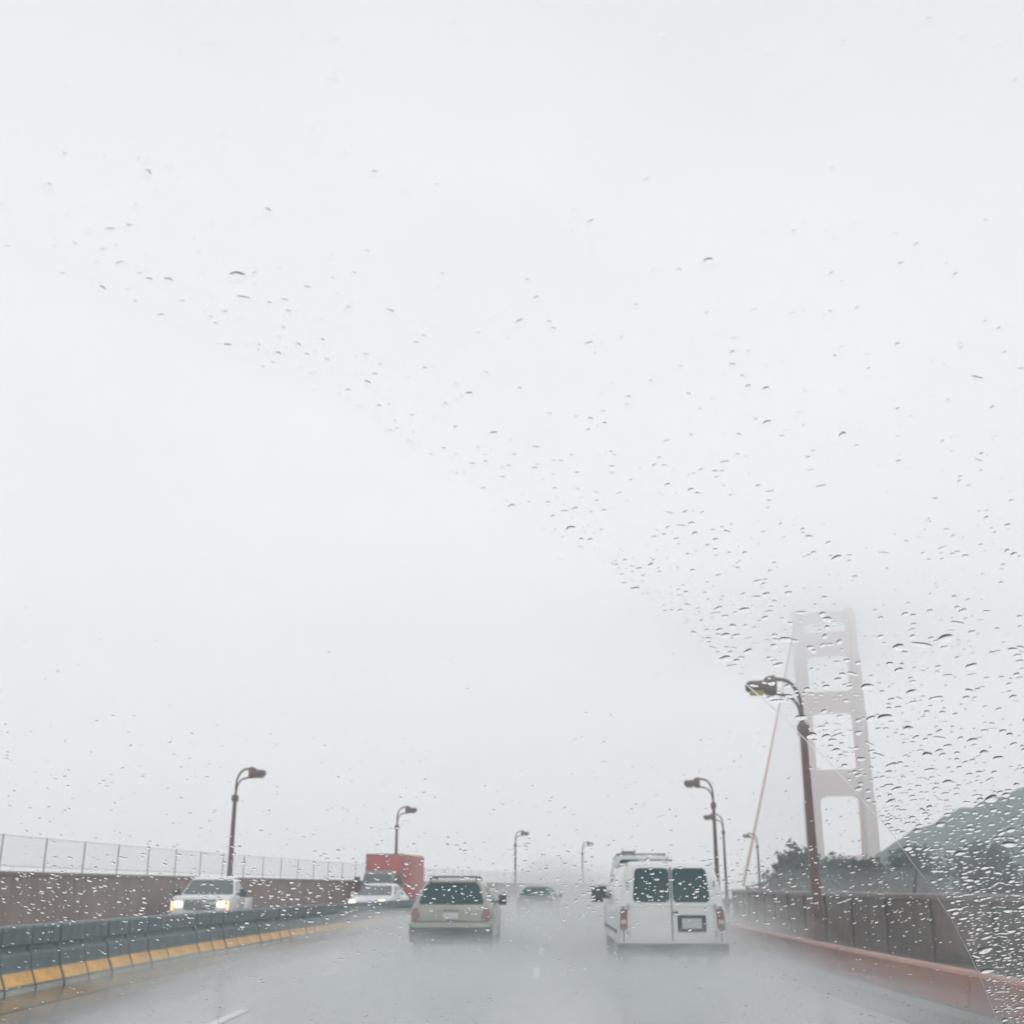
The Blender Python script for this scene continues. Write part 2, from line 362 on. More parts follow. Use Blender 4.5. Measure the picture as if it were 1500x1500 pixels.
# ---------------------------------------------------------------- street lamps
def make_lamp(side):
    root = empty('street_lamp')
    d = -side * .7 # arm reaches over the road
    b = MB()
    for z0, z1, w0, w1 in ((0, .55, .17, .15), (.55, 4.75, .112, .072)):
        b.rings([[(sx * ww, sy * ww, z) for sx, sy in ((-1, -.6), (-.6, -1), (.6, -1), (1, -.6), (1, .6), (.6, 1), (-.6, 1), (-1, .6))] for z, ww in ((z0, w0), (z1, w1))])
    b.build('pole', 'lamppost', root)
    b = MB(); b.rings([[(sx * ww, sy * ww, z) for sx, sy in ((-1, -1), (1, -1), (1, 1), (-1, 1))] for z, ww in ((4.70, .10), (4.74, .12), (4.92, .12), (4.98, .08))]); b.build('collar', 'lamppost', root)
    pts = [(0, 0, 4.9), (0, 0, 5.35)] + [(d * (.62 - .62 * math.cos(a)), 0, 5.35 + .66 * math.sin(a)) for a in [R_(x) for x in (18, 36, 54, 72, 88)]] + [(d * 1.0, 0, 6.02)]
    b = MB(); b.tube(pts, .046); b.build('arm', 'lamppost', root, 40)
    pts = [(d * .03, 0, 5.0)] + [(d * (.62 - .56 * math.cos(a)), 0, 5.2 + .44 * math.sin(a)) for a in [R_(x) for x in (15, 35, 55, 75, 90)]] + [(d * .95, 0, 5.70)]
    b = MB(); b.tube(pts, .038); b.build('brace', 'lamppost', root, 40)
    b = MB(); b.rings([[(d * x, hw * cx, z0 + (z1 - z0) * cz) for cx, cz in ((-1, .2), (-.7, 0), (.7, 0), (1, .2), (1, .7), (.6, 1), (-.6, 1), (-1, .7))]
        for x, hw, z0, z1 in ((.80, .13, 5.66, 6.06), (.9, .17, 5.62, 6.10), (1.15, .17, 5.66, 6.06), (1.22, .15, 5.72, 5.98), (1.72, .20, 5.72, 5.96), (1.82, .14, 5.76, 5.92))])
    h = b.build('lamp_head', 'lamppost', root, 30)
    b = MB(); b.rings([[(d * x, y, z) for x, y in ((1.26, -q), (1.68, -q), (1.72, 0), (1.68, q), (1.26, q))] for z, q in ((5.64, .10), (5.735, .155))]); b.build('lens', 'lamp_amber' , h)
    return root
def copy_tree(o, parent=None):
    c = o.copy(); COL.objects.link(c); c.parent = parent
    for ch in list(o.children): copy_tree(ch, c)
    return c
lampR = make_lamp(1); lampL = make_lamp(-1)
LR = [(27.6, 6.65, 'tallest nearest street lamp with amber lens, in front of the far tower'), (54.8, 6.7, 'second street lamp on the right, rising behind the white van roof'),
      (82.5, 7.35, 'third street lamp on the right, close beside a nearer taller one'), (114, 8.0, 'fourth, faint small street lamp on the right above the trees')]
LL = [(49.6, -14.0, 'nearest street lamp on the left, above the white pickup truck'), (74.0, -13.05, 'street lamp on the left rising behind the red truck'),
      (107, -13.2, 'third street lamp on the left, above the dark car far ahead'), (134.5, -13.6, 'faintest street lamp on the left, nearest the white van')]
lens_dull = [ls for hd in lampR.children for ls in hd.children][0].data.copy(); lens_dull.materials[0] = M['lamp_dull']
for i, (sl, proto) in enumerate(((LR, lampR), (LL, lampL))):
    for k, (s, lat, lab) in enumerate(sl):
        o = proto if k == 0 else copy_tree(proto)
        o.location = path(s, lat, 0.12 if i == 0 else 0.0); o.rotation_euler.z = -head(s)
        if i == 1: o.scale = (1, 1, 1.05)
        if i + k:
            for hd in o.children:
                for ls in hd.children:
                    if i == 0: ls.data = lens_dull
                    else: ls.data.materials[0] = M['lamp_dull']
        tag(o, lab, 'street lamp', 'street lamps on both sides of the road')

# ---------------------------------------------------------------- vehicles
def rrect(hw, y0, y1, r, z, n=4):
    P = []
    for cx, cy, a0 in ((hw - r, y1 - r, 0), (-hw + r, y1 - r, 90), (-hw + r, y0 + r, 180), (hw - r, y0 + r, 270)):
        for k in range(n + 1):
            a = R_(a0 + 90 * k / n); P.append((cx + r * math.cos(a), cy + r * math.sin(a), z))
    return P
class Body:      # stacked rounded sections: rows of (z, half width, rear y, front y, corner radius); rear is -y
    def __init__(s, rows): s.rows = rows
    def build(s, name, m, parent, smooth=38):
        b = MB(); b.rings([rrect(hw, y0, y1, r, z) for z, hw, y0, y1, r in s.rows]); return b.build(name, m, parent, smooth)
    def at(s, z, i):
        R = s.rows
        for a, b in zip(R, R[1:]):
            if a[0] <= z <= b[0]:
                t = (z - a[0]) / max(1e-6, b[0] - a[0]); return a[i] + (b[i] - a[i]) * t
        return R[-1][i] if z > R[-1][0] else R[0][i]
    def end(s, name, m, parent, pts, which='rear', d=.008, th=.02, r=.05):
        # flat panel on the rear or front face; pts = corner list (x, z)
        sg = -1 if which == 'rear' else 1; i = 2 if which == 'rear' else 3
        P = round_poly(pts, r)
        o = [(x, s.at(z, i) + sg * d, z) for x, z in P]; q = [(x, s.at(z, i) - sg * th, z) for x, z in P]
        return MB().rings([o, q]).build(name, m, parent)
    def side(s, name, m, parent, pts, sx=1, d=.006, th=.02, r=.05):
        P = round_poly(pts, r)
        o = [(sx * (s.at(z, 1) + d), y, z) for y, z in P]; q = [(sx * (s.at(z, 1) - th), y, z) for y, z in P]
        return MB().rings([o, q]).build(name, m, parent)
def round_poly(pts, r, n=3):
    out = []; N = len(pts)
    for i in range(N):
        p0, p, p1 = Vector(pts[i - 1]), Vector(pts[i]), Vector(pts[(i + 1) % N])
        a, b = (p0 - p), (p1 - p); ra = min(r, a.length * .45, b.length * .45)
        A, B = p + a.normalized() * ra, p + b.normalized() * ra
        for k in range(n + 1):
            t = k / n; out.append(tuple(A * (1 - t) ** 2 + p * 2 * t * (1 - t) + B * t * t))
    return out
def rect(x0, x1, z0, z1): return [(x0, z0), (x1, z0), (x1, z1), (x0, z1)]
def wheels(root, ys, hw, r, w=.22):
    for y in ys:
        for sx in (-1, 1):
            wh = empty('wheel'); wh.parent = root; wh.location = (sx * (hw - w / 2), y, r)
            b = MB(); b.disc((0, 0, 0), r, w); b.build('tyre', 'rubber', wh, 40)
            b = MB(); b.disc((sx * .02, 0, 0), r * .62, w); b.build('rim', 'rim', wh, 40)
def mirror(root, x, y, z, sx, m='plastic', sc=1.0):
    b = MB(); b.rings([[(sx * (x + dx * sc), y + dy * sc, z + (zz) * sc) for dy, zz in ((-.05, -.10), (.05, -.09), (.07, .0), (.05, .10), (-.05, .11))] for dx in (0.05, .22)])
    b.tube([(sx * (x - .05), y + .03, z - .04), (sx * (x + .08), y + .03, z - .03)], .03 * sc, 6)
    return b.build('mirror', m, root, 40)

def make_van(label, m='white', hi=0.0, rack=False):
    root = empty('van'); tag(root, label, 'van')
    B = Body([(.40, .93, .06, 5.35, .12), (.46, .985, .0, 5.42, .12), (.75, 1.00, .0, 5.42, .14), (1.02, 1.00, .0, 5.36, .16), (1.10, .985, .0, 5.15, .18), (1.13, .98, .005, 4.55, .18),
              (1.45, .93, .03, 4.2, .16), (1.78 + hi, .845, .07, 3.85, .16), (1.86 + hi, .80, .11, 3.75, .2), (1.905 + hi, .70, .2, 3.6, .25), (1.92 + hi, .5, .4, 3.3, .25)])
    B.build('body', m, root)
    zt = 1.77 + hi
    for x0, x1, xt0, xt1 in ((-.70, -.045, -.645, -.045), (.045, .70, .045, .645)):
        fr = B.end('window_seal', 'plastic', root, [(x0 - .015, 1.175), (x1 + .015, 1.175), (xt1 + .015, zt + .015), (xt0 - .015, zt + .015)], d=.006, r=.09)
        B.end('rear_window', 'glassdark', fr, [(x0, 1.19), (x1, 1.19), (xt1, zt), (xt0, zt)], d=.014, r=.08)
    MB().box(-.008, .008, -.006, .08, .50, 1.80 + hi).build('door_gap', 'plastic', root)
    for sx in (-1, 1):
        t = B.end('tail_light', 'tail', root, [(sx * .83, .70), (sx * .965, .70), (sx * .945, 1.06), (sx * .82, 1.06)][::sx], d=.03, th=.01, r=.03)
        B.end('reversing_lens', 'plate', t, [(sx * .845, .80), (sx * .945, .80), (sx * .942, .87), (sx * .845, .87)][::sx], d=.036, th=.01, r=.01)
        for z in (.62, 1.10, 1.5):
            MB().box(sx * .80 - .02, sx * .80 + .02, B.at(z, 2) - .025, B.at(z, 2) + .02, z - .05, z + .05).build('hinge', 'chrome', root)
    pl = B.end('plate_holder', 'plastic', root, rect(.10, .62, .66, .95), d=.012, r=.03)
    B.end('number_plate', 'plate', pl, rect(.18, .54, .715, .895), d=.02, r=.01)
    MB().box(.03, .10, -.04, .02, .98, 1.03).build('door_handle', 'plastic', root)
    MB().box(-.96, .96, -.005, .05, 1.095, 1.107).build('body_crease', 'plate', root)
    for sx in (-1, 1):
        MB().tube([(sx * .80, .12, 1.865 + hi), (sx * .81, 1.8, 1.868 + hi), (sx * .80, 3.7, 1.865 + hi)], .016, 6).build('drip_rail', 'plate', root)
        MB().box(sx * .895 - .006, sx * .895 + .006, -.004, .05, .48, 1.10).build('door_edge', 'plastic', root)
    b = MB(); b.rings([rrect(.985, -.16, .10, .05, z) for z in (.245, .27)] + [rrect(1.0, -.18, .1, .05, z) for z in (.29, .44)] + [rrect(.985, -.16, .1, .05, .455)]); b.build('rear_bumper', 'plastic', root, 40)
    MB().box(-.08, .08, -.24, .1, .20, .30).build('tow_hitch', 'plastic', root)
    MB().box(-.75, .75, .4, 4.8, .22, .42).build('underbody', 'plastic', root)
    wheels(root, (.95, 4.45), .98, .36)
    for sx in (-1, 1):
        B.side('side_window', 'glassdark', root, [(3.0, 1.22), (4.05, 1.22), (3.72, 1.70 + hi * .6), (3.0, 1.70 + hi * .6)], sx, r=.06)
        mirror(root, .98, 4.3, 1.28, sx, 'plastic', 1.5)
        MB().box(sx * 1.002 - .006, sx * 1.002 + .006, .35, 5.0, .62, .68).build('rub_strip', 'plastic', root)
    MB().rings([[(x, y, z) for x, y in ((-.08, .3), (.08, .3), (.08, .36), (-.08, .36))] for z in (1.88 + hi, 1.945 + hi)]).build('brake_light', 'tail', root)
    if rack:
        b = MB()
        for x in (-.72, .72): b.tube([(x, .3, 1.95 + hi), (x, 3.4, 1.95 + hi)], .025, 6)
        for y in (.5, 1.6, 2.7): b.tube([(-.72, y, 1.95 + hi), (.72, y, 1.95 + hi)], .025, 6)
        for x in (-.72, .72):
            for y in (.5, 1.6, 2.7): b.tube([(x, y, 1.82 + hi), (x, y, 1.95 + hi)], .02, 6)
        b.build('roof_rack', 'greysteel', root)
        b = MB()
        for x in (-.55, -.2): b.tube([(x, .1, 2.02 + hi), (x, 3.5, 2.02 + hi)], .035, 6)
        for k in range(10): b.tube([(-.55, .3 + k * .33, 2.02 + hi), (-.2, .3 + k * .33, 2.02 + hi)], .018, 6)
        b.build('ladder', 'greysteel', root)
    return root
def place(o, x, y, s=None):
    o.location = (x, y, 0); o.rotation_euler.z = -head(y if s is None else s); return o
van = place(make_van('white panel van just ahead in the right lane, dark rear door windows'), 3.16, 21.9); van.scale = (.98, 1, .975)
van2 = place(make_van('pale grey taller van with roof ladder, mostly hidden ahead of the white van', 'offwhite', .42, True), 4.35, 36.0)

def make_suv():
    root = empty('suv'); tag(root, 'champagne beige SUV with dark rear window and roof rails ahead in the middle lane', 'car')
    B = Body([(.28, .80, .05, 4.3, .12), (.36, .88, -.02, 4.42, .18), (.62, .905, -.03, 4.45, .2), (.92, .90, .02, 4.3, .2), (1.0, .885, .05, 3.6, .2), (1.06, .865, .10, 3.2, .2),
              (1.50, .655, .36, 2.35, .16), (1.56, .60, .44, 2.2, .2), (1.595, .48, .6, 2.0, .2)])
    B.build('body', 'beige', root)
    fr = B.end('window_seal', 'plastic', root, [(-.735, 1.07), (.735, 1.07), (.60, 1.495), (-.60, 1.495)], d=.006, r=.07)
    B.end('rear_window', 'glassdark', fr, [(-.70, 1.085), (.70, 1.085), (.575, 1.475), (-.575, 1.475)], d=.014, r=.07)
    b = MB(); b.rings([rrect(.55, .30, .62, .04, z) for z in (1.525, 1.56)]); b.build('rear_spoiler', 'beige', root, 40)
    bp = MB(); bp.rings([rrect(hw, y0, .3, .12, z) for z, hw, y0 in ((.24, .84, -.04), (.30, .90, -.11), (.50, .92, -.13), (.56, .90, -.10))]); bp.build('rear_bumper', 'plastic', root, 40)
    b = MB(); b.rings([rrect(hw, y0, .2, .12, z) for z, hw, y0 in ((.565, .905, -.10), (.60, .92, -.12), (.68, .92, -.10), (.70, .90, -.07))]); b.build('bumper_step', 'beige', root, 40)
    p = B.end('plate_recess', 'beige', root, [(-.34, .74), (.34, .74), (.42, .94), (-.42, .94)], d=.02, r=.05)
    B.end('number_plate', 'plate', p, rect(-.17, .17, .77, .90), d=.03, r=.01)
    for sx in (-1, 1):
        t = B.end('tail_light', 'tail', root, [(sx * .66, .78), (sx * .87, .78), (sx * .855, .99), (sx * .74, .99)][::sx], d=.02, th=.05, r=.04)
        b = MB(); b.tube([(sx * .52, .55, 1.56), (sx * .53, .62, 1.64), (sx * .53, 2.0, 1.64), (sx * .52, 2.1, 1.56)], .022, 6); b.build('roof_rail', 'plastic', root, 40)
        B.side('side_window', 'glassdark', root, [(.55, 1.10), (2.75, 1.10), (2.25, 1.45), (.65, 1.45)], sx, r=.08)
        mirror(root, .86, 2.75, 1.13, sx, 'plastic', 1.1)
    b = MB()
    for y in (.75, 1.8): b.tube([(-.53, y, 1.655), (.53, y, 1.655)], .02, 6)
    b.build('roof_bar', 'plastic', root)
    b = MB(); b.tube([(.02, .08, 1.07), (.05, .09, 1.10), (.42, .115, 1.16)], .014, 6); b.build('rear_wiper', 'plastic', root)
    MB().box(-.80, .80, -.035, .02, .712, .722).build('tailgate_gap', 'plastic', root)
    MB().box(-.16, .16, -.03, .03, .955, .985).build('tailgate_handle', 'chrome', root)
    b = MB(); b.tube([(-.5, .28, .36), (-.5, -.16, .34)], .035, 8); b.build('exhaust', 'chrome', root)
    MB().box(-.7, .7, .3, 3.9, .2, .34).build('underbody', 'plastic', root)
    wheels(root, (.85, 3.5), .90, .35)
    return root
suv = place(make_suv(), -1.0, 26.3); suv.scale = (.98, 1, .985)

def make_pickup():
    root = empty('pickup_truck'); tag(root, 'white pickup truck with lit headlights coming the other way beyond the barrier', 'pickup truck')
    # front is +y
    F = Body([(.42, .86, 2.2, 5.25, .08), (.50, .93, 2.2, 5.32, .12), (.95, .95, 2.2, 5.30, .14), (1.10, .93, 2.2, 5.22, .16), (1.15, .88, 2.2, 5.05, .2)])
    F.build('front_body', 'white', root)
    C = Body([(1.05, .92, 2.0, 4.05, .1), (1.16, .90, 2.0, 3.98, .1), (1.66, .72, 2.12, 3.2, .12), (1.74, .66, 2.2, 3.05, .16), (1.765, .5, 2.4, 2.9, .2)])
    C.build('cab', 'white', root)
    C2 = Body([(.50, .93, 1.95, 4.0, .08), (1.06, .945, 1.95, 4.0, .08)]); C2.build('door_panel', 'white', root)
    D = Body([(.52, .93, 0.0, 1.9, .06), (1.02, .945, 0.0, 1.9, .06), (1.05, .93, .02, 1.88, .06)]); D.build('bed', 'white', root)
    fr = C.end('window_seal', 'plastic', root, [(-.83, 1.18), (.83, 1.18), (.685, 1.655), (-.685, 1.655)], 'front', d=.006, r=.07)
    C.end('windscreen', 'glassgrey', fr, [(-.80, 1.20), (.80, 1.20), (.665, 1.635), (-.665, 1.635)], 'front', d=.014, r=.07)
    g = F.end('grille', 'plastic', root, rect(-.50, .50, .72, 1.02), 'front', d=.015, r=.04)
    for z in (.79, .87, .95): F.end('grille_bar', 'chrome', g, rect(-.47, .47, z - .012, z + .012), 'front', d=.03, r=.005)
    b = MB(); b.rings([rrect(hw, 4.9, y1, .08, z) for z, hw, y1 in ((.36, .92, 5.40), (.42, .96, 5.46), (.60, .96, 5.46), (.64, .93, 5.42))]); b.build('front_bumper', 'chrome', root, 40)
    for sx in (-1, 1):
        h = F.end('headlight', 'headlight', root, rect(*sorted((sx * .56, sx * .80)), .80, .97), 'front', d=.02, r=.03)
        F.end('marker_light', 'foglight', h, rect(*sorted((sx * .85, sx * .915)), .70, .98), 'front', d=.015, th=.05, r=.02)
        b = MB(); b.disc((sx * .68, 5.47, .50), .001, .001); 
        C.side('side_window', 'glassgrey', root, [(2.3, 1.2), (3.7, 1.2), (3.1, 1.6), (2.35, 1.6)], sx, r=.06)
        mirror(root, .93, 3.6, 1.22, sx, 'plastic', 1.3)
    F.end('number_plate', 'plate', root, rect(-.16, .16, .66, .70), 'front', d=.03, r=.01)
    MB().box(-.7, .7, .3, 4.9, .3, .5).build('chassis', 'plastic', root)
    wheels(root, (.95, 4.4), .93, .37)
    return root
def oncoming(o, x, y): o.location = (x, y, 0); o.rotation_euler.z = math.pi - head(y); return o

def make_sedan(label, m, lit):
    root = empty('car'); tag(root, label, 'car'); up = .12 if lit else .03
    B = Body([(.25, .78, .1, 4.5, .15), (.34, .86, .02, 4.6, .25), (.60, .885, 0, 4.62, .28), (.80 + up, .88, .05, 4.45, .28), (.92 + up, .85, .12, 3.6, .25), (.95 + up, .83, .4, 3.35, .22),
              (1.38 + up, .60, 1.1, 2.45, .16), (1.44 + up, .52, 1.3, 2.3, .2), (1.455 + up, .4, 1.5, 2.1, .2)])
    B.build('body', m, root)
    for wh, nm in (('front', 'windscreen'), ('rear', 'rear_window')):
        fr = B.end('window_seal', 'plastic', root, [(-.76, .965 + up), (.76, .965 + up), (.575, 1.365 + up), (-.575, 1.365 + up)], wh, d=.006, r=.07)
        B.end(nm, 'glassgrey' if lit else 'glassdark', fr, [(-.73, .98 + up), (.73, .98 + up), (.555, 1.35 + up), (-.555, 1.35 + up)], wh, d=.014, r=.07)
    for sx in (-1, 1):
        B.end('headlight', 'headlight' if lit else 'plate', root, rect(*sorted((sx * .50, sx * .76)), .64 + up, .78 + up), 'front', d=.03, th=.15, r=.04)
        B.end('tail_light', 'tail', root, rect(*sorted((sx * .50, sx * .78)), .64, .80), 'rear', d=.03, th=.12, r=.03)
        B.side('side_window', 'glassgrey' if lit else 'glassdark', root, [(1.0, .98 + up), (3.05, .98 + up), (2.4, 1.33 + up), (1.3, 1.33 + up)], sx, r=.06)
        mirror(root, .85, 3.0, 1.0 + up, sx, m if m != 'white' else 'white', 1.0)
    B.end('grille', 'plastic', root, rect(-.40, .40, .36, .66), 'front', d=.02, r=.04)
    B.end('number_plate', 'plate', root, rect(-.17, .17, .50, .62), 'rear', d=.02, r=.01)
    b = MB(); b.rings([rrect(hw, y0, .4, .2, z) for z, hw, y0 in ((.22, .8, .0), (.28, .87, -.06), (.45, .89, -.07), (.48, .87, -.03))]); b.build('rear_bumper', 'plastic' if not lit else m, root, 40)
    wheels(root, (.95, 3.65), .87, .32)
    return root

def make_truck():
    root = empty('box_truck'); tag(root, 'red box truck coming the other way behind the small white car', 'truck')
    B = Body([(.75, 1.22, 0, 5.3, .05), (.80, 1.25, -.02, 5.32, .05), (3.15, 1.25, -.02, 5.32, .05), (3.2, 1.22, 0, 5.3, .05)])
    B.build('cargo_box', 'redtruck', root, 30)
    b = MB()
    for y in (.4, 1.3, 2.2, 3.1, 4.0, 4.9): b.box(1.252, 1.27, y - .02, y + .02, .85, 3.1); b.box(-1.27, -1.252, y - .02, y + .02, .85, 3.1)
    b.build('box_rib', 'redtruck', root)
    b = MB()
    for sx in (-1, 1):
        b.box(*sorted((sx * 1.2, sx * 1.275)), 5.28, 5.35, .78, 3.22)
    b.box(-1.2, 1.2, 5.28, 5.345, 3.14, 3.22); b.build('box_frame', 'greysteel', root)
    C = Body([(.5, 1.05, 5.45, 7.0, .12), (.6, 1.1, 5.4, 7.15, .15), (1.25, 1.1, 5.4, 7.1, .2), (1.4, 1.08, 5.4, 6.95, .2), (2.15, .98, 5.45, 6.55, .15), (2.3, .9, 5.5, 6.4, .2)])
    C.build('cab', 'greysteel', root)
    C.end('windscreen', 'glassgrey', root, [(-.95, 1.45), (.95, 1.45), (.88, 2.1), (-.88, 2.1)], 'front', d=.015, r=.08)
    C.end('grille', 'plastic', root, rect(-.6, .6, .75, 1.15), 'front', d=.02, r=.05)
    for sx in (-1, 1):
        C.end('headlight', 'plate', root, rect(*sorted((sx * .68, sx * .95)), .8, 1.0), 'front', d=.03, th=.1, r=.04)
        mirror(root, 1.1, 6.7, 1.75, sx, 'plastic', 2.0)
        C.side('side_window', 'glassgrey', root, [(5.7, 1.45), (6.6, 1.45), (6.4, 2.05), (5.7, 2.05)], sx)
    MB().box(-.5, .5, .2, 6.6, .5, .76).build('chassis', 'plastic', root)
    wheels(root, (1.2, 6.2), 1.1, .48, .3)
    return root
pick = oncoming(make_pickup(), -9.9, 44.5); pick.rotation_euler.z = math.pi + .06
sed = oncoming(make_sedan('small white car with one bright headlight in front of the red truck', 'white', True), -4.75, 54.5)
trk = oncoming(make_truck(), -5.45, 72.5); trk.scale = (.86, .9, 1)
dcar = place(make_sedan('dim dark car far ahead between the beige SUV and the white van', 'darkcar', False), 1.75, 57.0)

# ---------------------------------------------------------------- bridge tower and cables
TS = 600.0
tc_ = path(S1 + 0, 0); tl = path(618, 1.6)
tw = empty('bridge_tower', (tl.x, tl.y, -0.6), -TH); tag(tw, 'tall hazy red suspension bridge tower with portal struts in the distance', 'tower')
steps = [(0, 45, 3.6, 7.2), (45, 89, 3.1, 6.4), (89, 120, 2.7, 5.6), (120, 141, 2.3, 4.8)]
for sx in (-1, 1):
    b = MB()
    for z0, z1, hx, hy in steps:
        b.box(sx * 13.4 - hx, sx * 13.4 + hx, -hy, hy, z0, z1)
        b.box(sx * 13.4 - hx * .55, sx * 13.4 + hx * .55, -hy - .7, hy + .7, z0, z1 - 1.5)
        b.box(sx * 13.4 - hx - .6, sx * 13.4 + hx + .6, -hy * .5, hy * .5, z0, z1 - 1.5)
    b.build('leg', 'orange', tw)
for z0, z1, hy, arch in ((10, 17, 4, 0), (46, 58.5, 4.2, 8), (87.5, 98, 3.8, 3.5), (117.5, 129, 3.4, 3), (135, 140, 3, 1.5)):
    pts = [(-11, z1), (-11, z0 - arch)]
    if arch: pts += [(-11 + 5.5 * (1 - math.cos(a)) * 1.0 + .0, z0 - arch + arch * math.sin(a)) for a in [R_(x) for x in (20, 40, 60, 80)]]
    else: pts += []
    pts2 = [(-x, z) for x, z in pts[::-1]]
    pp = pts + pts2
    MB().rings([[(x, y, z) for x, z in pp] for y in (-hy, hy)]).build('strut', 'orange', tw)
for lat, lab in ((-11.8, 'hazy main cable sweeping down to the left of the far tower'), (15.0, 'hazy main cable on the right side of the far tower')):
    pts = []
    for k in range(41):
        t = k / 40; s = 282 + (618 - 282) * t
        z = 2 + (141 - 2) * t - 5 * t * (1 - t)
        pts.append(path(s, lat, z))
    mc = MB().tube(pts, .38, 8).build('main_cable', 'orange', None, 60); tag(mc, lab, 'cable', 'main cables of the bridge')
    for k in range(4, 40, 1):
        p = pts[k]
        MB().tube([(p.x, p.y, p.z), (p.x, p.y, 0)], .05, 5).build('suspender', 'greysteel', mc)

# ---------------------------------------------------------------- vegetation and hill
def tree(loc, h, r, m, n, lab, seed):
    q = random.Random(seed)
    root = empty('tree', loc); tag(root, lab, 'tree', 'trees behind the outer railing')
    b = MB(); b.tube([(0, 0, 0), (.1, 0, h * .3), (-.05, .1, h * .6), (0, 0, h * .9)], [h * .03, h * .025, h * .016, h * .005], 7)
    for k in range(7):
        a = q.uniform(0, 6.28); z = h * q.uniform(.3, .75); rr = r * q.uniform(.5, .8)
        b.tube([(0, 0, z), (rr * .5 * math.cos(a), rr * .5 * math.sin(a), z + h * .06), (rr * math.cos(a), rr * math.sin(a), z + h * .1)], [h * .012, h * .008, h * .003], 5)
    b.build('trunk', 'bark', root)
    cl = []
    for k in range(26):
        a = q.uniform(0, 6.28); z = q.uniform(.22, 1.0); e = r * (1.05 - abs(z - .45) * 1.15) * q.uniform(.25, 1)
        cl.append(Vector((e * math.cos(a), e * math.sin(a), z * h)))
    V = []; F = []
    for k in range(n):
        c = q.choice(cl); d = Vector((q.gauss(0, 1), q.gauss(0, 1), q.gauss(0, .8))); p = c + d * r * .16
        u = Vector((q.gauss(0, 1), q.gauss(0, 1), q.gauss(0, .6))).normalized(); vv = u.cross(Vector((q.gauss(0, 1), q.gauss(0, 1), q.gauss(0, 1)))).normalized()
        sz = q.uniform(.15, .34) * r * .4; i = len(V)
        V += [p - u * sz, p + vv * sz * .5, p + u * sz, p - vv * sz * .5]; F.append([i, i + 1, i + 2, i + 3])
    me = bpy.data.meshes.new('crown'); me.from_pydata([tuple(v) for v in V], [], F); me.materials.append(M[m])
    o = bpy.data.objects.new('crown', me); COL.objects.link(o); o.parent = root
T = [(85, 12.0, 3.4, 2.8, 'leaf', 'dark tree clump just right of the white van'), (92, 15, 3.0, 2.5, 'leaf', 'second dark tree right of the van, behind the railing'),
     (96, 18.5, 2.6, 2.4, 'leaf2', 'low pale bush left of the nearest lamp post'), (62, 14.3, 2.4, 1.6, 'leaf', 'dark shrub right of the nearest lamp post, left of its neighbour'),
     (60, 16.3, 2.9, 1.9, 'leaf', 'darkest dense tree below the tower right leg'), (56, 18.5, 2.9, 1.9, 'leaf2', 'greener tree next to the leaning dark post'),
     (54, 21.5, 3.3, 2.3, 'leaf2', 'green tree right of the leaning post, near the wipe edge'), (58, 26.5, 4.2, 3.2, 'leaf2', 'broad green tree seen through the drops at the right'),
     (70, 34, 5.0, 4.0, 'leaf2', 'rightmost broad tree seen through dense drops')]
for i, (s, lat, h, r, m, lab) in enumerate(T):
    p = path(s, lat); tree((p.x, p.y, -0.6), h + .6, r, m, 3200, lab, 40 + i)
b = MB(); p0 = path(44, 12.6)
b.tube([(0, 0, 0), (.30, 0, 1.6), (.62, 0, 3.2)], [.09, .07, .04], 7)
po = b.build('leaning_post', mat('dark wet wood', (0.015, 0.022, 0.022), .5), None, None, (p0.x, p0.y, -0.6)); tag(po, 'thin dark leaning post standing behind the outer railing', 'post')
# wooded hill on the right
from mathutils import noise as N3
hv = []; hf = []; NX, NY = 90, 50
for j in range(NY + 1):
    for i in range(NX + 1):
        x = 75 + 330 * i / NX; y = 150 + 260 * j / NY
        u, v_ = (x - 255) / 172, (y - 290) / 135
        e = max(0, 1 - u * u - v_ * v_)
        z = 46 * e ** .75 + 3.0 * e ** .3 * N3.noise(Vector((x * .05, y * .05, 0))) + 2.2 * min(1, e * 6) * N3.noise(Vector((x * .22, y * .22, 3)))
        hv.append((x * .6, y * .6, z * .6 - .9))
for j in range(NY):
    for i in range(NX):
        a = j * (NX + 1) + i; hf.append([a, a + 1, a + NX + 2, a + NX + 1])
tag(obj('hill', hv, hf, 'hill', None, 180), kind='structure')

# ---------------------------------------------------------------- the car we sit in: dark hood, sloping windshield, rain on it
car = empty('car', (0, 1.0, 0)); tag(car, 'rain-covered windshield of the car we look out from', 'car')
def csub(o): o.parent = car; o.matrix_parent_inverse = Matrix.Translation(-car.location); return o
AL = R_(35); PW = Vector((0, 0.403, EYE + 0.065)); UH = Vector((1, 0, 0)); VH = Vector((0, -math.cos(AL), math.sin(AL))); NH = Vector((0, math.sin(AL), math.cos(AL)))
def P(u, v, n=0.0): return PW + UH * u + VH * v + NH * n
TP = 0.006
wp = round_poly([(-1.0, -.44), (.62, -.44), (.52, .36), (-.90, .36)], .08, 4)
pane = csub(MB().rings([[P(u, v, -TP) for u, v in wp], [P(u, v, 0) for u, v in wp]]).build('windshield', 'pane'))
pane.data.materials.append(M['pane_in'])
for p in pane.data.polygons: p.material_index = 0 if p.normal.dot(NH) > .9 else 1
hb = Body([(.35, .80, .75, 2.3, .15), (.6, .85, .75, 2.45, .2), (.85, .84, .75, 2.4, .25), (.97, .78, .76, 2.25, .3), (1.03, .74, .78, 1.8, .3), (1.08, .70, .80, 1.2, .15), (1.10, .66, .80, .95, .06)])
csub(hb.build('hood', mat('black car paint', (0.012, 0.014, 0.015), .2, coat=.5), None))
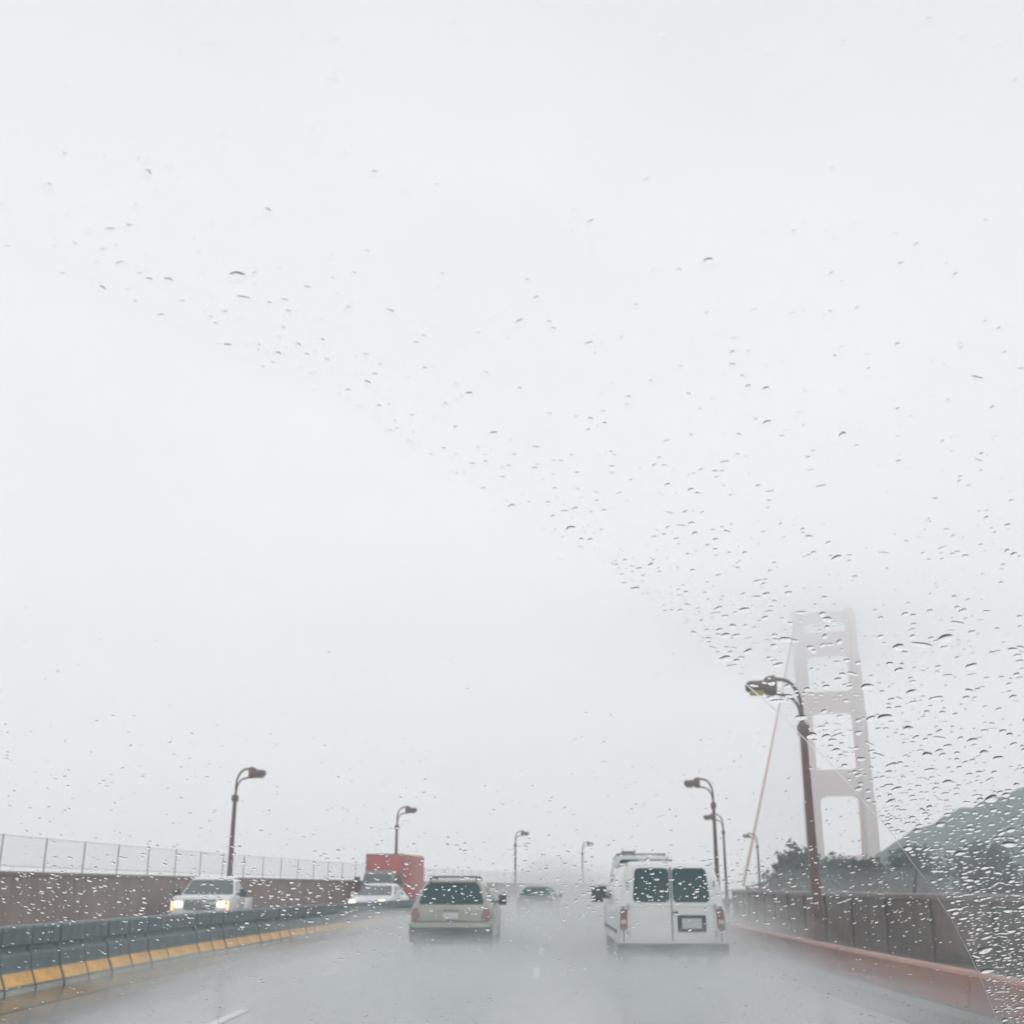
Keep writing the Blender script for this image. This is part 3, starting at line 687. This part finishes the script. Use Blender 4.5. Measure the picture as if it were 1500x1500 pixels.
csub(MB().box(-.95, .58, .795, .93, 1.101, 1.13).build('cowl', 'plastic'))
wheels_root = car
CW = (-0.4607, -0.5178); RWP = 0.7567           # pivot and reach of the wiper on the glass
def outside(u, v): return math.hypot(u - CW[0], v - CW[1]) - RWP
def drop_geo(u, v, r, hgt, elong, ang, q, seg, rings, lumpy):
    ph = [q.uniform(0, 6.28) for _ in range(3)]; am = [q.uniform(0, lumpy), q.uniform(0, lumpy * .7), q.uniform(0, lumpy * .45)]
    V = []; F = []
    ca, sa = math.cos(ang), math.sin(ang)
    def pt(k, f, hh):
        a = 2 * math.pi * k / seg
        rr = r * (1 + am[0] * math.cos(2 * a + ph[0]) + am[1] * math.cos(3 * a + ph[1]) + am[2] * math.cos(5 * a + ph[2])) * f
        x, y = rr * math.cos(a) * elong, rr * math.sin(a) / math.sqrt(elong)
        return P(u + x * ca - y * sa, v + x * sa + y * ca, 0.0002 + hh)
    for j in range(rings):
        f = 1 - j / rings
        for k in range(seg): V.append(pt(k, f, hgt * (1 - f * f)))
    top = len(V); V.append(P(u, v, 0.0002 + hgt))
    for j in range(rings - 1):
        for k in range(seg):
            F.append([j * seg + k, j * seg + (k + 1) % seg, (j + 1) * seg + (k + 1) % seg, (j + 1) * seg + k])
    for k in range(seg): F.append([(rings - 1) * seg + k, (rings - 1) * seg + (k + 1) % seg, top])
    F.append(list(range(seg))[::-1])
    return V, F
q = random.Random(11)
drops = []
def try_add(u, v, r, el, an, grid={}):
    key = (int(u / .008), int(v / .008))
    for dx in (-1, 0, 1):
        for dy in (-1, 0, 1):
            for (a, b_, c) in grid.get((key[0] + dx, key[1] + dy), ()):
                if (a - u) ** 2 + (b_ - v) ** 2 < ((c + r) * 1.0) ** 2: return False
    grid.setdefault(key, []).append((u, v, r)); drops.append((u, v, r, el, an)); return True
# rain lies thickest on the lower right of the glass and along the wiped edge, thin near the top
AREA = .72 * .60 * 1e4
def density(u, v, d):
    t = max(0, min(1, (0.20 - v) / .36))
    return 0.9 + 13.0 * t ** 2.0 + 9.0 * max(0, min(1, (-.03 - v) / .08)) + 11.0 * math.exp(-d / .024) * (.35 + .65 * min(1, max(0, (.22 - v) / .12)))
DMAX = 32.0
for _ in range(int(AREA * DMAX)):
    u, v = q.uniform(-.36, .36), q.uniform(-.32, .28)
    d = outside(u, v)
    if d < 0.0012 or q.random() * DMAX > density(u, v, d): continue
    big = q.random()
    if big > .985: r = q.uniform(.0018, .0029)
    elif big > .86: r = q.uniform(.0012, .0018)
    elif big > .45: r = q.uniform(.00075, .0012)
    else: r = q.uniform(.00035, .0007)
    if v > .04: r *= .72
    el = q.uniform(1.0, 1.45) if q.random() < .8 else q.uniform(1.5, 2.6)
    try_add(u, v, r / math.sqrt(el) * 1.1, el, q.gauss(0, .3))
# fine droplets left inside the wiped fan
for _ in range(22000):
    u, v = q.uniform(-.28, .26), q.uniform(-.24, .16)
    if outside(u, v) > -.003: continue
    pr = .06 + .94 * math.exp(-((v + .114) / .021) ** 2) + (.14 if -.11 < v < -.02 else 0) + (.10 if v < -.11 else 0)
    if q.random() > pr: continue
    band_ = abs(v + .114) < .03
    try_add(u, v, q.choice((q.uniform(.00025, .00045), q.uniform(.00045, .00095 if band_ else .0007))), q.uniform(1, 1.5), q.gauss(0, .5))
drops.sort(key=lambda d: -d[2])
for i, (u, v, r, el, an) in enumerate(drops[:300]):
    V, F = drop_geo(u, v, r, r * q.uniform(.27, .42), el, an, q, 20, 6, .16)
    o = obj('raindrop', V, F, 'water', None, 60); o.parent = pane; 
    o.matrix_parent_inverse = Matrix.Identity(4)
b = MB()
for (u, v, r, el, an) in drops[300:]:
    big = r > .0006
    V, F = drop_geo(u, v, r, r * (q.uniform(.25, .42) if outside(u, v) > 0 else q.uniform(.11, .24)), el, an, q, 12 if big else 8, 4 if big else 3, .13)
    b.add(V, F)
fine = b.build('fine_droplets', 'water', None, 60); fine.parent = pane; fine.matrix_parent_inverse = Matrix.Identity(4); tag(fine, kind='stuff')
# thin ridge of water pushed up along the end of the wiper's sweep
rg = []
for k in range(140):
    a = R_(-8 + 52 * k / 139); rr = RWP + .0006 * N3.noise(Vector((k * .21, 0, 0)))
    if a < 0: pass
    wd = .00018 + .00022 * abs(N3.noise(Vector((k * .13, 5, 0))))
    c, s_ = math.cos(a), math.sin(a)
    rg.append([P(CW[0] + (rr - wd) * c, CW[1] + (rr - wd) * s_, .0002), P(CW[0] + rr * c, CW[1] + rr * s_, .0002 + wd * .4), P(CW[0] + (rr + wd) * c, CW[1] + (rr + wd) * s_, .0002)])
wr = MB().rings(rg).build('water_ridge', 'water', None, 60); wr.parent = pane; wr.matrix_parent_inverse = Matrix.Identity(4)

# ---------------------------------------------------------------- haze and spray
def vol_mat(name, col, dens, falloff=None):
    m = bpy.data.materials.new(name); m.use_nodes = True; t = m.node_tree; t.nodes.remove(t.nodes['Principled BSDF'])
    v = t.nodes.new('ShaderNodeVolumePrincipled'); v.inputs['Color'].default_value = (*col, 1); v.inputs['Density'].default_value = dens
    v.inputs['Anisotropy'].default_value = 0.55
    t.links.new(v.outputs[0], t.nodes['Material Output'].inputs['Volume']); return m, t, v
m, t, v = vol_mat('rain haze', (0.972, 0.99, 1.0), 0.0022)
b = MB(); b.box(-740, 740, -740, 740, -1.7, 165)
tag(b.build('haze', m), kind='stuff')
# lower, denser spray thrown up by the tyres: soft puffs, each of nested even shells
SPRAY = [vol_mat('tyre spray', (0.97, 0.993, 1.0), d)[0] for d in (0.042, 0.066, 0.095, 0.14)]
bm = bmesh.new(); bmesh.ops.create_icosphere(bm, subdivisions=3, radius=1)
def spray(x, y, sx, sy, sz, k, z=0.2):
    for i, f in enumerate((1.0, .78, .56, .34)):
        if i >= k: break
        me = bpy.data.meshes.new('spray_haze'); b2 = bm.copy()
        for vv in b2.verts:
            w_ = 1 + .42 * N3.noise(vv.co * 1.9 + Vector((x, y, i * .6)))
            vv.co = Vector((vv.co.x * sx * f * w_, vv.co.y * sy * f * w_, vv.co.z * sz * f * w_))
        b2.to_mesh(me); b2.free(); me.materials.append(SPRAY[i])
        for p in me.polygons: p.use_smooth = True
        o = bpy.data.objects.new('spray_haze', me); COL.objects.link(o); o.location = (x, y, z); o.rotation_euler.z = -head(y)
        tag(o, kind='stuff')
for a in ((2.3, 20.4, 1.5, 4.2, .62, 4), (4.1, 20.2, 1.4, 4.2, .6, 4), (3.2, 19.5, 2.4, 3.5, .5, 4), (3.2, 15.0, 3.2, 6.0, .45, 3), (2.0, 24.5, .9, 4.0, .8, 3),
          (-1.9, 24.4, 1.3, 4.2, .6, 4), (-.1, 24.6, 1.3, 4.2, .6, 4), (-1.0, 23.2, 2.0, 3.0, .5, 4), (-1.5, 17.0, 3.6, 7.0, .45, 3),
          (1.9, 46.0, 3.2, 8.0, 1.1, 4), (5.3, 31.0, 2.4, 12.0, 1.1, 4), (-3.6, 40.0, 2.2, 12.0, .7, 3), (3.8, 66.0, 6.0, 10.0, 2.8, 4), (.6, 33.0, 2.4, 9.0, 1.0, 4), (-2.0, 22.0, 5.0, 12.0, .38, 2), (2.2, 15.0, 5.0, 7.0, .36, 2)): spray(*a, z=.1)
spray(14, 50, 8, 4, 1.6, 1, z=.5)
# fog bank round the head of the tower
for f, d in ((1.0, .004), (.75, .005), (.5, .006)):
    fm = vol_mat('fog bank', (0.99, 0.993, 1.0), d)[0]
    b2 = bm.copy(); me = bpy.data.meshes.new('fog_haze')
    for vv in b2.verts:
        w_ = .94 + .06 * N3.noise(vv.co * 2); vv.co = Vector((vv.co.x * 170 * f * w_, vv.co.y * 62 * f * w_, vv.co.z * 36 * f * w_))
    b2.to_mesh(me); b2.free(); me.materials.append(fm)
    o = bpy.data.objects.new('fog_haze', me); COL.objects.link(o); o.location = (tl.x, tl.y - 20, 127); tag(o, kind='stuff')
